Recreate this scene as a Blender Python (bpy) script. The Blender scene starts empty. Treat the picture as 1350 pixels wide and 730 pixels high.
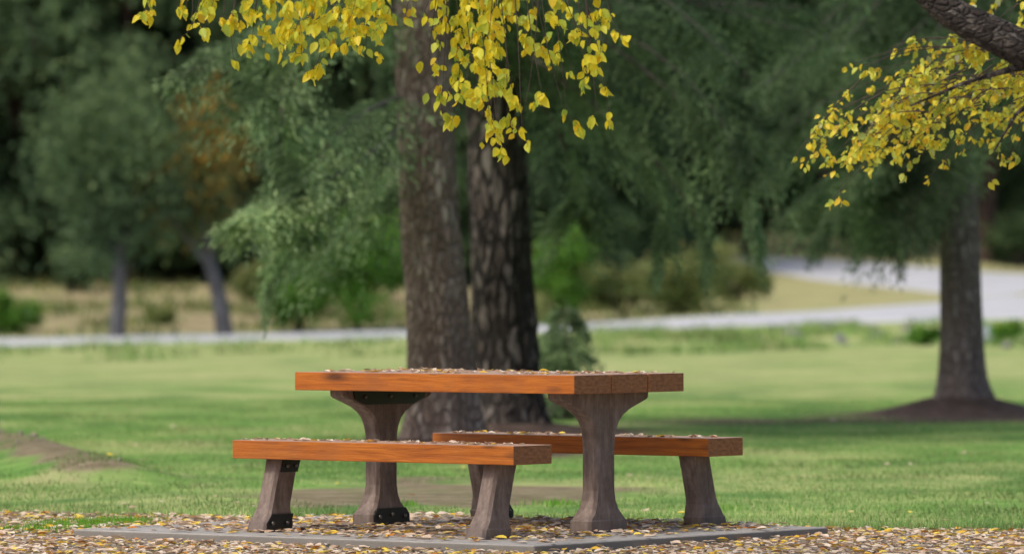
import bpy, bmesh, math, random
import numpy as np
from mathutils import Vector, noise as mn
R = math.radians
rng = np.random.default_rng(7); random.seed(7)
scene = bpy.context.scene
COL = scene.collection
F, H, HOR, GZ = 7500.0, 1.213, 368.0, -0.045     # lens in photo pixels, eye height, horizon row, ground level below the slab

# ------------------------------------------------------------------ helpers
def tag(o, label=None, cat=None, group=None, kind=None):
    if label: o['label'] = label
    if cat: o['category'] = cat
    if group: o['group'] = group
    if kind: o['kind'] = kind
    return o
def empty(name, loc=(0, 0, 0), rz=0):
    o = bpy.data.objects.new(name, None); COL.objects.link(o)
    o.location = loc; o.rotation_euler = (0, 0, rz); o.empty_display_size = .1
    return o
def link(name, me, m=None, parent=None, smooth=False):
    o = bpy.data.objects.new(name, me); COL.objects.link(o)
    if m: me.materials.append(m)
    if parent: o.parent = parent
    if smooth: me.polygons.foreach_set('use_smooth', [True] * len(me.polygons))
    return o
def copy_tree(o, parent=None):
    c = o.copy(); COL.objects.link(c); c.parent = parent
    for ch in list(o.children): copy_tree(ch, c)
    return c
def pt(px, py, d):                                # a world point at depth d seen in that direction
    return Vector(((px - 675) / F * d, d, H + (HOR - py) * d / F))

def mesh_np(name, V, faces_flat, nper, tint=None):
    me = bpy.data.meshes.new(name)
    V = np.asarray(V, dtype=np.float32).reshape(-1, 3)
    ff = np.asarray(faces_flat, dtype=np.int32).ravel()
    nf = len(ff) // nper
    me.vertices.add(len(V)); me.vertices.foreach_set('co', V.ravel())
    me.loops.add(len(ff)); me.loops.foreach_set('vertex_index', ff)
    me.polygons.add(nf); me.polygons.foreach_set('loop_start', np.arange(nf, dtype=np.int32) * nper)
    me.update(calc_edges=True)
    if tint is not None:
        a = me.attributes.new('tint', 'FLOAT', 'FACE'); a.data.foreach_set('value', np.asarray(tint, dtype=np.float32))
    return me
def norm(a): return a / (np.linalg.norm(a, axis=-1, keepdims=True) + 1e-9)

class Leaves:
    """collects leaf-sized faces; diamonds for needle sprays, folded ovals for broad leaves"""
    def __init__(s): s.V = []; s.T = []; s.n = 0
    def diamonds(s, P, D, L, W, T):
        P = np.asarray(P); D = norm(np.asarray(D)); n = len(P)
        S = norm(np.cross(D, rng.normal(size=(n, 3))))
        L = np.broadcast_to(L, n)[:, None]; W = np.broadcast_to(W, n)[:, None]
        q = np.stack([P, P + D * L * .5 + S * W * .5, P + D * L, P + D * L * .5 - S * W * .5], 1)
        s.V.append(q); s.T.append(np.broadcast_to(T, n))
    def mesh(s, name):
        V = np.concatenate(s.V).reshape(-1, 3); n = len(V) // 4
        return mesh_np(name, V, np.arange(n * 4), 4, np.concatenate(s.T))
def oval_leaves(name, P, D, N, L, W, T, fold=.25, curl=.1):
    """P base, D direction to tip, N face normal"""
    P = np.asarray(P, float); D = norm(np.asarray(D, float)); S = norm(np.cross(D, N)); N = norm(np.cross(S, D)); n = len(P)
    L = np.broadcast_to(L, n)[:, None]; W = np.broadcast_to(W, n)[:, None]
    def v(a, b, c): return P + D * L * a + S * W * b + N * (W * c * np.sign(1) )
    f = fold; c = curl
    pts = [v(0, 0, 0), v(.10, -.27, f * .6), v(.36, -.5, f), v(.68, -.36, f * .7 - c * .5), v(1, 0, -c * 2),
           v(.68, .36, f * .7 - c * .5), v(.36, .5, f), v(.10, .27, f * .6), v(.5, 0, -c * .3)]
    V = np.stack(pts, 1).reshape(-1, 3)
    base = (np.arange(n) * 9)[:, None]
    fs = np.array([0, 1, 2, 8, 8, 2, 3, 4, 8, 4, 5, 6, 0, 8, 6, 7])
    return mesh_np(name, V, (base + fs).ravel(), 4, np.repeat(T, 4))

def tube_mesh(name, path, seg=10, ridge=0, seed=0, rows=None, fur=14, flare=0):
    """path: list of (Vector, radius); ridge: depth of bark furrows relative to radius"""
    P = np.array([list(p) for p, r in path], float); Rr = np.array([r for p, r in path], float)
    t = np.concatenate([[0], np.cumsum(np.linalg.norm(np.diff(P, axis=0), axis=1))]); tot = t[-1]
    rows = rows or max(len(path), int(tot / .12))
    tt = np.linspace(0, tot, rows)
    Q = np.stack([np.interp(tt, t, P[:, k]) for k in range(3)], 1); rr = np.interp(tt, t, Rr)
    if len(path) > 2:
        for _ in range(3):
            Q[1:-1] = (Q[:-2] + 2 * Q[1:-1] + Q[2:]) / 4; rr[1:-1] = (rr[:-2] + 2 * rr[1:-1] + rr[2:]) / 4
    D = norm(np.gradient(Q, axis=0))
    up = np.array([0, 0, 1.]) if abs(D[:, 2]).mean() < .7 else np.array([1., 0, 0])
    A = norm(np.cross(D, up)); B = np.cross(D, A)
    V = np.zeros((rows, seg, 3))
    for i in range(rows):
        for j in range(seg):
            a = 2 * math.pi * j / seg; r = rr[i]
            if ridge:
                c, s_ = math.cos(a), math.sin(a)
                w = mn.noise(Vector((c * fur * .18, s_ * fur * .18, tt[i] * 1.1 + seed))) 
                k = mn.noise(Vector((c * fur * .5 + w, s_ * fur * .5, tt[i] * 2.4 + seed)))
                k2 = mn.noise(Vector((c * fur * 1.3, s_ * fur * 1.3, tt[i] * 7 + seed)))
                r *= 1 + .10 * w * min(1, ridge * 12) - ridge * max(0, 1 - abs(k) * 5) + ridge * .35 * k2
            if flare: r *= 1 + flare * math.exp(-tt[i] / .22) * (1 + .45 * math.sin(a * 5 + seed))
            V[i, j] = Q[i] + (A[i] * math.cos(a) + B[i] * math.sin(a)) * r
    idx = np.arange(rows * seg).reshape(rows, seg); nx = np.roll(idx, -1, 1)
    fs = np.stack([idx[:-1], nx[:-1], nx[1:], idx[1:]], -1)
    return V.reshape(-1, 3), fs.reshape(-1, 4)
def tubes(name, paths, m, parent, seg=8, **k):
    Vs = []; Fs = []; o = 0
    for p in paths:
        V, f = tube_mesh('', p, seg, **k); Vs.append(V); Fs.append(f + o); o += len(V)
    return link(name, mesh_np(name, np.concatenate(Vs), np.concatenate(Fs), 4), m, parent, True)

# ------------------------------------------------------------------ materials
def mat(name):
    m = bpy.data.materials.new(name); m.use_nodes = True
    nt = m.node_tree; b = nt.nodes['Principled BSDF']
    return m, nt, b
def nd(nt, typ, ins=None, **k):
    n = nt.nodes.new(typ)
    for a, v in k.items(): setattr(n, a, v)
    for a, v in (ins or {}).items():
        if isinstance(v, bpy.types.NodeSocket): nt.links.new(v, n.inputs[a])
        else: n.inputs[a].default_value = v
    return n
def ramp(nt, fac, stops, interp='LINEAR'):
    n = nt.nodes.new('ShaderNodeValToRGB'); nt.links.new(fac, n.inputs[0]); e = n.color_ramp.elements
    n.color_ramp.interpolation = interp
    while len(e) < len(stops): e.new(.5)
    for q, (p, c) in zip(e, stops): q.position = p; q.color = (*c, 1) if len(c) == 3 else c
    return n.outputs[0]
def noise_n(nt, vec, scale, detail=4, rough=.55, dist=0):
    return nd(nt, 'ShaderNodeTexNoise', {'Vector': vec, 'Scale': scale, 'Detail': detail, 'Roughness': rough, 'Distortion': dist}).outputs[0]
def mapping(nt, vec, scale): return nd(nt, 'ShaderNodeMapping', {'Vector': vec, 'Scale': scale}).outputs[0]
def mixc(nt, fac, a, b, bt='MIX'):
    n = nt.nodes.new('ShaderNodeMix'); n.data_type = 'RGBA'; n.blend_type = bt
    for i, v in ((0, fac), (6, a), (7, b)):
        if isinstance(v, bpy.types.NodeSocket): nt.links.new(v, n.inputs[i])
        else: n.inputs[i].default_value = v if i == 0 else (*v, 1)
    return n.outputs[2]
def bump(nt, h, strength, dist, b):
    n = nd(nt, 'ShaderNodeBump', {'Height': h, 'Strength': strength, 'Distance': dist}); nt.links.new(n.outputs[0], b.inputs['Normal'])
def objco(nt): return nd(nt, 'ShaderNodeTexCoord').outputs['Object']
def geo(nt): return nd(nt, 'ShaderNodeNewGeometry').outputs['Position']

def leaf_mat(name, stops, trans=.35, rough=.5, interp='LINEAR', clump=None):
    m, nt, b = mat(name)
    t = nd(nt, 'ShaderNodeAttribute', attribute_name='tint').outputs['Fac']
    c = ramp(nt, t, stops, interp)
    if clump:
        k = ramp(nt, noise_n(nt, geo(nt), clump[0], 2), [(.3, (clump[1],) * 3), (.7, (clump[2],) * 3)])
        c = mixc(nt, 1.0, c, k, 'MULTIPLY')
    nt.links.new(c, b.inputs['Base Color']); b.inputs['Roughness'].default_value = rough
    b.inputs['Specular IOR Level'].default_value = .3
    if trans:
        tr = nd(nt, 'ShaderNodeBsdfTranslucent', {'Color': c})
        mx = nd(nt, 'ShaderNodeMixShader', {0: trans, 1: b.outputs[0], 2: tr.outputs[0]})
        nt.links.new(mx.outputs[0], nt.nodes['Material Output'].inputs[0])
    return m
def bark_mat(name, dark, mid, light, sx=9, sz=2.0, bs=.8, gf=.55):
    m, nt, b = mat(name); co = objco(nt)
    dn = nd(nt, 'ShaderNodeTexNoise', {'Vector': co, 'Scale': 5, 'Detail': 3}).outputs['Color']
    cd_ = nd(nt, 'ShaderNodeVectorMath', {0: co, 1: nd(nt, 'ShaderNodeVectorMath', {0: dn, 1: (.13, .13, .13)}, operation='MULTIPLY').outputs[0]}, operation='ADD').outputs[0]
    v = nd(nt, 'ShaderNodeTexVoronoi', {'Vector': mapping(nt, cd_, (sx, sx, sz)), 'Scale': 1.0}, feature='DISTANCE_TO_EDGE').outputs['Distance']
    cell = nd(nt, 'ShaderNodeTexVoronoi', {'Vector': mapping(nt, cd_, (sx, sx, sz)), 'Scale': 1.0}).outputs['Color']
    n1 = noise_n(nt, mapping(nt, co, (sx * 2, sx * 2, sz * 2)), 1.5, 6, .7)
    n2 = nd(nt, 'ShaderNodeMath', {0: n1, 1: nd(nt, 'ShaderNodeMath', {0: nd(nt, 'ShaderNodeSeparateColor', {0: cell}).outputs[0], 1: .35}, operation='MULTIPLY').outputs[0]}, operation='ADD').outputs[0]
    c = ramp(nt, n2, [(.42, tuple(.5 * (a + b_) for a, b_ in zip(dark, mid))), (.62, mid), (.9, light)])
    gap = nd(nt, 'ShaderNodeMath', {0: v, 1: nd(nt, 'ShaderNodeMath', {0: n1, 1: .18}, operation='MULTIPLY').outputs[0]}, operation='SUBTRACT').outputs[0]
    c = mixc(nt, ramp(nt, gap, [(-.0, (gf,) * 3), (.10, (0, 0, 0))]), c, dark)
    c = mixc(nt, ramp(nt, noise_n(nt, mapping(nt, co, (sx, sx, sz * .5)), .6, 5, .7), [(.38, (.75,) * 3), (.55, (0, 0, 0))]), c, tuple(.6 * a + .4 * b_ for a, b_ in zip(dark, mid)))
    h = nd(nt, 'ShaderNodeMath', {0: ramp(nt, v, [(0, (0, 0, 0)), (.22, (1, 1, 1))]), 1: nd(nt, 'ShaderNodeMath', {0: n1, 1: .5}, operation='MULTIPLY').outputs[0]}, operation='ADD').outputs[0]
    nt.links.new(c, b.inputs['Base Color']); b.inputs['Roughness'].default_value = .95
    bump(nt, h, bs, .03, b)
    return m
def wood_mat(name):
    m, nt, b = mat(name); co = objco(nt)
    g = noise_n(nt, mapping(nt, co, (1.2, 26, 26)), 2.2, 6, .6, .6)
    fine = noise_n(nt, mapping(nt, co, (4, 150, 150)), 1.5, 3)
    c = ramp(nt, g, [(.22, (.19, .048, .008)), (.5, (.47, .135, .012)), (.8, (.62, .215, .028))])
    c = mixc(nt, ramp(nt, fine, [(.4, (.35,) * 3), (.65, (0, 0, 0))]), c, (.19, .04, .009))
    kn = nd(nt, 'ShaderNodeTexVoronoi', {'Vector': mapping(nt, co, (2.1, 5.2, 7.5)), 'Scale': 1.0}).outputs['Distance']
    c = mixc(nt, ramp(nt, kn, [(.06, (.9,) * 3), (.24, (0, 0, 0))]), c, (.07, .022, .009))
    kn2 = nd(nt, 'ShaderNodeTexVoronoi', {'Vector': mapping(nt, co, (3.1, 6.7, 9.1)), 'Scale': 1.0}).outputs['Distance']
    c = mixc(nt, ramp(nt, kn2, [(.04, (.75,) * 3), (.20, (0, 0, 0))]), c, (.09, .028, .01))
    ck = noise_n(nt, mapping(nt, co, (1.6, 60, 60)), 2.0, 2, .5, .3)
    c = mixc(nt, ramp(nt, ck, [(.66, (0, 0, 0)), (.72, (.8,) * 3)]), c, (.07, .02, .008))
    w = noise_n(nt, co, 3.5, 4)
    c = mixc(nt, ramp(nt, w, [(.42, (0, 0, 0)), (.68, (.6,) * 3)]), c, (.24, .085, .03))
    # pale sheen painted into the upper face colour, browner end grain
    nz = nd(nt, 'ShaderNodeSeparateXYZ', {0: nd(nt, 'ShaderNodeTexCoord').outputs['Normal']})
    c = mixc(nt, ramp(nt, nz.outputs['Z'], [(.7, (0, 0, 0)), (.95, (.75,) * 3)]), c, (.50, .38, .30))
    eg = noise_n(nt, mapping(nt, co, (40, 14, 46)), 2, 3)
    ec = ramp(nt, eg, [(.3, (.17, .062, .024)), (.7, (.36, .145, .052))])
    c = mixc(nt, ramp(nt, nz.outputs['X'], [(.7, (0, 0, 0)), (.9, (1, 1, 1))]), c, ec)
    nt.links.new(c, b.inputs['Base Color']); b.inputs['Roughness'].default_value = .48
    b.inputs['Specular IOR Level'].default_value = .35
    bump(nt, nd(nt, 'ShaderNodeMath', {0: g, 1: noise_n(nt, co, 14, 5, .7)}, operation='ADD').outputs[0], .45, .006, b)
    return m
def composite_mat():
    m, nt, b = mat('brown_cast_composite'); co = objco(nt)
    g = noise_n(nt, mapping(nt, co, (16, 16, 3)), 2, 6, .7)
    p = noise_n(nt, co, 9, 6, .7)
    c = ramp(nt, g, [(.3, (.085, .058, .046)), (.52, (.175, .124, .102)), (.75, (.30, .235, .20))])
    c = mixc(nt, ramp(nt, p, [(.45, (0, 0, 0)), (.75, (.5,) * 3)]), c, (.31, .245, .21))
    v = nd(nt, 'ShaderNodeSeparateXYZ', {0: co}).outputs['Z']
    c = mixc(nt, ramp(nt, v, [(0, (.5,) * 3), (.09, (0, 0, 0))]), c, (.10, .08, .072))
    nt.links.new(c, b.inputs['Base Color']); b.inputs['Roughness'].default_value = .7
    bump(nt, nd(nt, 'ShaderNodeMath', {0: g, 1: p}, operation='ADD').outputs[0], .35, .004, b)
    return m
def plain(name, col, rough=.6, metal=0, var=.3, scale=20):
    m, nt, b = mat(name)
    n = noise_n(nt, objco(nt), scale, 5)
    c = mixc(nt, ramp(nt, n, [(.35, (0, 0, 0)), (.7, (1, 1, 1))]), col, tuple(x * (1 - var) for x in col))
    nt.links.new(c, b.inputs['Base Color']); b.inputs['Roughness'].default_value = rough; b.inputs['Metallic'].default_value = metal
    bump(nt, n, .2, .002, b)
    return m
M = dict(
    wood=wood_mat('stained_timber'), comp=composite_mat(),
    steel=plain('black_steel', (.014, .014, .014), .45, .3), bolt=plain('bolt_metal', (.18, .17, .16), .4, .8),
    stone=plain('grey_stone', (.26, .26, .26), .9, 0, .5, 8), stone_b=plain('blue_grey_stone', (.28, .33, .36), .85, 0, .35, 6),
    barkA=bark_mat('red_brown_bark', (.095, .060, .046), (.32, .225, .18), (.52, .43, .37), 22, 7, 1, .5),
    barkB=bark_mat('dark_furrowed_bark', (.012, .009, .008), (.11, .085, .073), (.31, .265, .24), 12, 3.4, 1, .9),
    barkC=bark_mat('grey_brown_bark', (.11, .080, .068), (.32, .25, .22), (.47, .40, .37), 26, 9, 1, .45),
    barkF=bark_mat('far_grey_bark', (.06, .06, .062), (.13, .13, .14), (.2, .2, .21), 6, 2),
    barkG=bark_mat('far_brown_bark', (.03, .018, .014), (.075, .045, .035), (.12, .08, .065), 6, 2),
    barkY=bark_mat('mottled_branch_bark', (.008, .006, .005), (.045, .030, .021), (.24, .21, .18), 20, 36, 1, .3),
    twig=plain('twig_bark', (.075, .05, .04), .8), limb=plain('pale_limb_bark', (.16, .14, .12), .9),
    fir=leaf_mat('fir_needles', [(0, (.08, .13, .07)), (.5, (.19, .28, .135)), (1, (.36, .46, .21))], .5, .6, clump=(1.5, .42, 1.55)),
    firl=leaf_mat('light_fir_needles', [(0, (.09, .16, .08)), (.5, (.20, .30, .14)), (1, (.36, .46, .21))], .4, .6, clump=(2.0, .5, 1.45)),
    fird=leaf_mat('dark_fir_needles', [(0, (.045, .085, .042)), (.5, (.105, .175, .078)), (1, (.22, .30, .12))], .45, .6, clump=(.6, .6, 1.4)),
    shrub=leaf_mat('shrub_leaves', [(0, (.06, .16, .02)), (.6, (.14, .32, .045)), (.93, (.24, .42, .07)), (1, (.6, .45, .06))], .4, .5, clump=(2, .6, 1.2)),
    olive=leaf_mat('olive_leaves', [(0, (.09, .14, .04)), (.6, (.19, .25, .08)), (1, (.36, .34, .12))], .3, .6, clump=(2, .6, 1.2)),
    rust=leaf_mat('autumn_leaves', [(0, (.05, .09, .03)), (.45, (.11, .14, .04)), (.6, (.26, .16, .03)), (1, (.42, .27, .04))], .35, .6),
    yel=leaf_mat('yellow_birch_leaves', [(0, (.50, .26, .06)), (.12, (.82, .56, .04)), (.3, (.88, .70, .03)), (.55, (.86, .75, .05)), (.8, (.64, .70, .09)), (1, (.34, .48, .07))], .5, .42),
    yel2=leaf_mat('yellow_green_birch_leaves', [(0, (.52, .28, .08)), (.14, (.82, .55, .05)), (.4, (.86, .70, .05)), (.7, (.66, .69, .10)), (.9, (.38, .48, .09)), (1, (.70, .70, .48))], .48, .42),
    grass=leaf_mat('grass_blades', [(0, (.13, .28, .06)), (.6, (.25, .39, .11)), (1, (.50, .48, .24))], .3, .6, clump=(.45, .45, 1.4)),
    lush=leaf_mat('lush_grass', [(0, (.10, .30, .02)), (1, (.24, .48, .05))], .35, .5),
    litter=leaf_mat('fallen_leaves', [(0, (.66, .50, .37)), (.2, (.80, .68, .54)), (.38, (.52, .36, .24)), (.5, (.72, .57, .42)), (.67, (.38, .25, .16)),
                                    (.74, (.82, .50, .05)), (.83, (.88, .66, .10)), (.90, (.55, .22, .04)), (.94, (.70, .55, .22))], .12, .6, 'CONSTANT'),
)
def ground_mat():
    m, nt, b = mat('meadow_ground'); p = geo(nt)
    big = noise_n(nt, p, .22, 3, .6); mid = noise_n(nt, p, .7, 4, .6); fin = noise_n(nt, p, 5, 5, .7); tiny = noise_n(nt, p, 60, 3, .7)
    c = ramp(nt, mid, [(.32, (.12, .28, .055)), (.5, (.22, .40, .085)), (.68, (.44, .50, .18))])
    c = mixc(nt, ramp(nt, big, [(.47, (0, 0, 0)), (.6, (.75,) * 3)]), c, (.50, .52, .21))
    c = mixc(nt, ramp(nt, fin, [(.35, (.5,) * 3), (.6, (0, 0, 0))]), c, (.12, .19, .055))
    pat = noise_n(nt, mapping(nt, p, (.55, .28, 1)), 1.0, 5, .7, .5)
    c = mixc(nt, ramp(nt, pat, [(.38, (.9,) * 3), (.52, (0, 0, 0))]), c, (.085, .205, .045))
    c = mixc(nt, ramp(nt, pat, [(.56, (0, 0, 0)), (.68, (.8,) * 3)]), c, (.44, .42, .20))
    a = lambda n: nd(nt, 'ShaderNodeAttribute', attribute_name=n).outputs['Fac']
    dry = mixc(nt, a('dry'), c, ramp(nt, fin, [(.3, (.35, .38, .15)), (.7, (.56, .56, .26))]))
    dirtc = ramp(nt, fin, [(.3, (.13, .092, .06)), (.55, (.26, .195, .135)), (.75, (.42, .34, .25))])
    dm = nd(nt, 'ShaderNodeMath', {0: a('dirt'), 1: nd(nt, 'ShaderNodeMath', {0: fin, 1: mid}, operation='ADD').outputs[0]}, operation='MULTIPLY').outputs[0]
    c = mixc(nt, ramp(nt, dm, [(.3, (0, 0, 0)), (.8, (.9,) * 3)]), dry, dirtc)
    c = mixc(nt, a('mulch'), c, ramp(nt, fin, [(.3, (.05, .035, .028)), (.6, (.13, .09, .072)), (.8, (.24, .18, .15))]))
    gr = nd(nt, 'ShaderNodeTexVoronoi', {'Vector': p, 'Scale': 45}).outputs['Color']
    gc = ramp(nt, nd(nt, 'ShaderNodeSeparateColor', {0: gr}).outputs[0], [(0, (.18, .155, .13)), (.5, (.36, .32, .27)), (1, (.58, .53, .46))])
    c = mixc(nt, a('gravel'), c, gc)
    ff = ramp(nt, fin, [(.3, (.12, .15, .07)), (.55, (.24, .26, .13)), (.75, (.38, .31, .19))])
    bk = ramp(nt, mid, [(.3, (.17, .15, .075)), (.5, (.33, .26, .155)), (.7, (.42, .35, .20))])
    c = mixc(nt, a('bank'), c, bk)
    c = mixc(nt, a('forest'), c, ff)
    nt.links.new(c, b.inputs['Base Color']); b.inputs['Roughness'].default_value = .95; b.inputs['Specular IOR Level'].default_value = .15
    bump(nt, nd(nt, 'ShaderNodeMath', {0: fin, 1: tiny}, operation='ADD').outputs[0], .6, .03, b)
    return m
def road_mat():
    m, nt, b = mat('pale_asphalt'); p = geo(nt)
    n = noise_n(nt, p, .5, 5, .6); t = noise_n(nt, p, 30, 3)
    c = ramp(nt, n, [(.3, (.46, .465, .49)), (.7, (.60, .605, .63))])
    c = mixc(nt, ramp(nt, t, [(.4, (.2,) * 3), (.6, (0, 0, 0))]), c, (.2, .2, .2))
    nt.links.new(c, b.inputs['Base Color']); b.inputs['Roughness'].default_value = .8
    return m
def concrete_mat():
    m, nt, b = mat('weathered_concrete'); co = objco(nt)
    n = noise_n(nt, co, 2.2, 6, .65); t = noise_n(nt, co, 90, 3, .7)
    c = ramp(nt, n, [(.3, (.30, .28, .255)), (.7, (.46, .435, .40))])
    c = mixc(nt, ramp(nt, t, [(.4, (.4,) * 3), (.6, (0, 0, 0))]), c, (.2, .185, .17))
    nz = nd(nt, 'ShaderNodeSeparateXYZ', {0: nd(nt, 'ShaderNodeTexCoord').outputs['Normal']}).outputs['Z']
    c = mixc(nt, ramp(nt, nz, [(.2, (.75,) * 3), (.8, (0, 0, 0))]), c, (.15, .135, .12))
    nt.links.new(c, b.inputs['Base Color']); b.inputs['Roughness'].default_value = .9
    bump(nt, t, .4, .004, b)
    return m
M['ground'] = ground_mat(); M['road'] = road_mat(); M['concrete'] = concrete_mat()

# ------------------------------------------------------------------ terrain
CX = [0, 530, 770, 1000, 1238, 1350]
def zy(d, ys): return [H + (HOR - y) * d / F for y in ys]
ROWS = [(0, [GZ] * 6), (72, [GZ] * 6),
        (112, zy(112, [457, 445, 437, 430, 425, 424])), (124, zy(124, [446, 437, 428, 414, 400, 392])),
        (140, zy(140, [402, 402, 403, 395, 385, 376])), (152, zy(152, [368, 368, 380, 372, 365, 366])),
        (165, zy(165, [335, 335, 342, 336, 346, 356])), (185, zy(185, [230, 230, 240, 270, 280, 300])),
        (215, zy(215, [-60, -60, -40, -20, 0, 0])), (300, [34] * 6), (900, [95] * 6)]
RD = [r[0] for r in ROWS]; RZ = np.array([r[1] for r in ROWS])
TC = Vector(((1268 - 675) / F * 53, 53, 0)); TA = Vector(((583 - 675) / F * 43.8, 43.8, 0)); TB = Vector(((668 - 675) / F * 47.3, 47.3, 0))
def ridge_dist(x, y):
    t = min(1, max(0, ((x + 3.75) * 1.2 + (y - 42) * -6.4) / (1.2 ** 2 + 6.4 ** 2)))
    return math.hypot(x + 3.75 - 1.2 * t, (y - 42 + 6.4 * t) * .5)
def hgt(x, y):
    d = max(y, 1e-3); px = 675 + F * x / d
    col = [np.interp(d, RD, RZ[:, k]) for k in range(6)]
    z = float(np.interp(px, CX, col))
    for T, a, s in ((TC, .21, .55), (TA, .05, .7), (TB, .09, .6)):
        r2 = ((x - T.x) ** 2 + (y - T.y) ** 2) / (s * s)
        if r2 < 12: z += a * math.exp(-r2 / 1.3)
    q = ridge_dist(x, y)                         # low bare ridge at the left edge of the lawn
    if q < 2: z += .13 * math.exp(-(q / .38) ** 2)
    if y > 30: z += .015 * mn.noise(Vector((x * .5, y * .35, 3))) * min(1, (y - 30) / 5)
    if y > 60: z += .05 * mn.noise(Vector((x * .3, y * .2, 9))) * (1 if y < 110 else .3 if y < 165 else 8)
    return z
def gpt(px, py, d0=20, d1=220):                  # where the line of sight meets the ground
    f = lambda d: HOR - F * (hgt((px - 675) / F * d, d) - H) / d
    for _ in range(40):
        dm = (d0 + d1) / 2
        if f(dm) > py: d0 = dm
        else: d1 = dm
    x = (px - 675) / F * d0
    return Vector((x, d0, hgt(x, d0)))
def gz(x, y): return Vector((x, y, hgt(x, y)))

def sstep(a, b, x): t = min(1, max(0, (x - a) / (b - a))); return t * t * (3 - 2 * t)
def edge_d(x):                                   # where the gravel ends and the lawn begins
    return float(np.interp(x, [-2.6, -.6, .5, 2.6], [30.4, 29.6, 28.7, 28.3])) + .22 * mn.noise(Vector((x * 1.6, 2, 2)))
def build_ground():
    ds = np.concatenate([[-60, -20, 2, 12, 20], np.linspace(23, 40, 120), np.linspace(40.3, 75, 90), np.linspace(76, 220, 110), [240, 270, 320, 420, 600, 900]])
    cs = np.concatenate([[-900, -400, -160, -60], np.linspace(-26, 26, 190), [60, 160, 400, 900]])
    V = []; A = {'dirt': [], 'gravel': [], 'forest': [], 'dry': [], 'bank': [], 'mulch': []}
    for d in ds:
        k = np.interp(d, [20, 40, 75, 150, 220], [.20, .35, .6, 1, 1.6])
        for c in cs:
            x = c * (k if abs(c) <= 26 else 1 if abs(c) > 100 else max(k, 1))
            V.append((x, d, hgt(x, d)))
            n1 = mn.noise(Vector((x * .8, d * .5, 0))); n2 = mn.noise(Vector((x * 2.3, d * 1.4, 5)))
            def ell(cx, cy, rx, ry): return sstep(1.25, .55, math.hypot((x - cx) / rx, (d - cy) / ry) + .55 * n1 + .35 * n2)
            dirt = max(ell(TC.x, TC.y - .2, 1.25, 2.4), .8 * ell(TC.x - 1.2, 50.5, 2.6, 1.2), ell(TA.x + .3, 42.5, 1.1, 3), ell(TB.x + .2, 46, 1.0, 3.4),
                       .85 * ell(-.35, 33.4, 1.3, 2.4), .95 * sstep(.42, .12, ridge_dist(x, d) + .12 * n2), .5 * ell(-1.9, 36.0, .9, .5))
            A['dirt'].append(dirt)
            A['mulch'].append(max(ell(TC.x, TC.y - .2, 1.25, 2.4), .8 * ell(TC.x - 1.2, 50.5, 2.2, 1.0), ell(TA.x + .3, 42.5, 1.1, 3), ell(TB.x + .2, 46, 1.0, 3.4)))
            e = edge_d(x)
            A['gravel'].append(sstep(e + .1, e - .1, d))
            A['forest'].append(sstep(151, 160, d) if x < 4 else sstep(167, 172, d))
            dry = sstep(56, 76, d) * (.55 + .5 * n1) + sstep(124, 130, d) * .6
            A['bank'].append(sstep(123, 127, d) * (.55 + .45 * sstep(3.5, 1, x)) * min(1, max(0, .85 + .6 * n1)))
            A['dry'].append(min(1, max(0, dry)))
    nr, nc = len(ds), len(cs); idx = np.arange(nr * nc).reshape(nr, nc)
    f = np.stack([idx[:-1, :-1], idx[:-1, 1:], idx[1:, 1:], idx[1:, :-1]], -1)
    me = mesh_np('ground', V, f, 4)
    for k, v in A.items():
        a = me.attributes.new(k, 'FLOAT', 'POINT'); a.data.foreach_set('value', np.array(v, dtype=np.float32))
    tag(link('ground', me, M['ground'], None, True), kind='structure')
build_ground()
def road(name, near, far, n=120):
    xs = np.linspace(near[0][0], near[-1][0], n); V = []
    for px in xs:
        dn = np.interp(px, [p[0] for p in near], [p[1] for p in near]); df = np.interp(px, [p[0] for p in far], [p[1] for p in far])
        for k in range(9):
            d = dn + (df - dn) * k / 8; x = (px - 675) / F * d
            V.append((x, d, max(hgt(x, d), hgt(x - .3, d), hgt(x + .3, d)) + .035 - (.12 if k in (0, 8) else 0)))
    idx = np.arange(n * 9).reshape(n, 9)
    f = np.stack([idx[:-1, :-1], idx[1:, :-1], idx[1:, 1:], idx[:-1, 1:]], -1)
    tag(link(name, mesh_np(name, V, f, 4), M['road'], None, True), kind='structure')
dd = lambda px, py: gpt(px, py, 100, 200).y
road('road', [(-2500, 112), (1100, 112), (1350, 112), (3500, 112)], [(-2500, 124), (0, 123), (1000, 123.5), (1238, 124.5), (1350, 127), (3500, 127)])
def upd(pts): return [(px, dd(px, py)) for px, py in pts]
un = upd([(960, 352), (1045, 366), (1155, 380), (1238, 387), (1290, 395)]) + [(1350, 127.2), (2000, 127.2)]
uf = upd([(960, 340), (1045, 339), (1155, 343), (1238, 351), (1290, 355), (1350, 360)]); uf.append((2000, uf[-1][1]))
road('side_road', un, uf)

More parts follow.
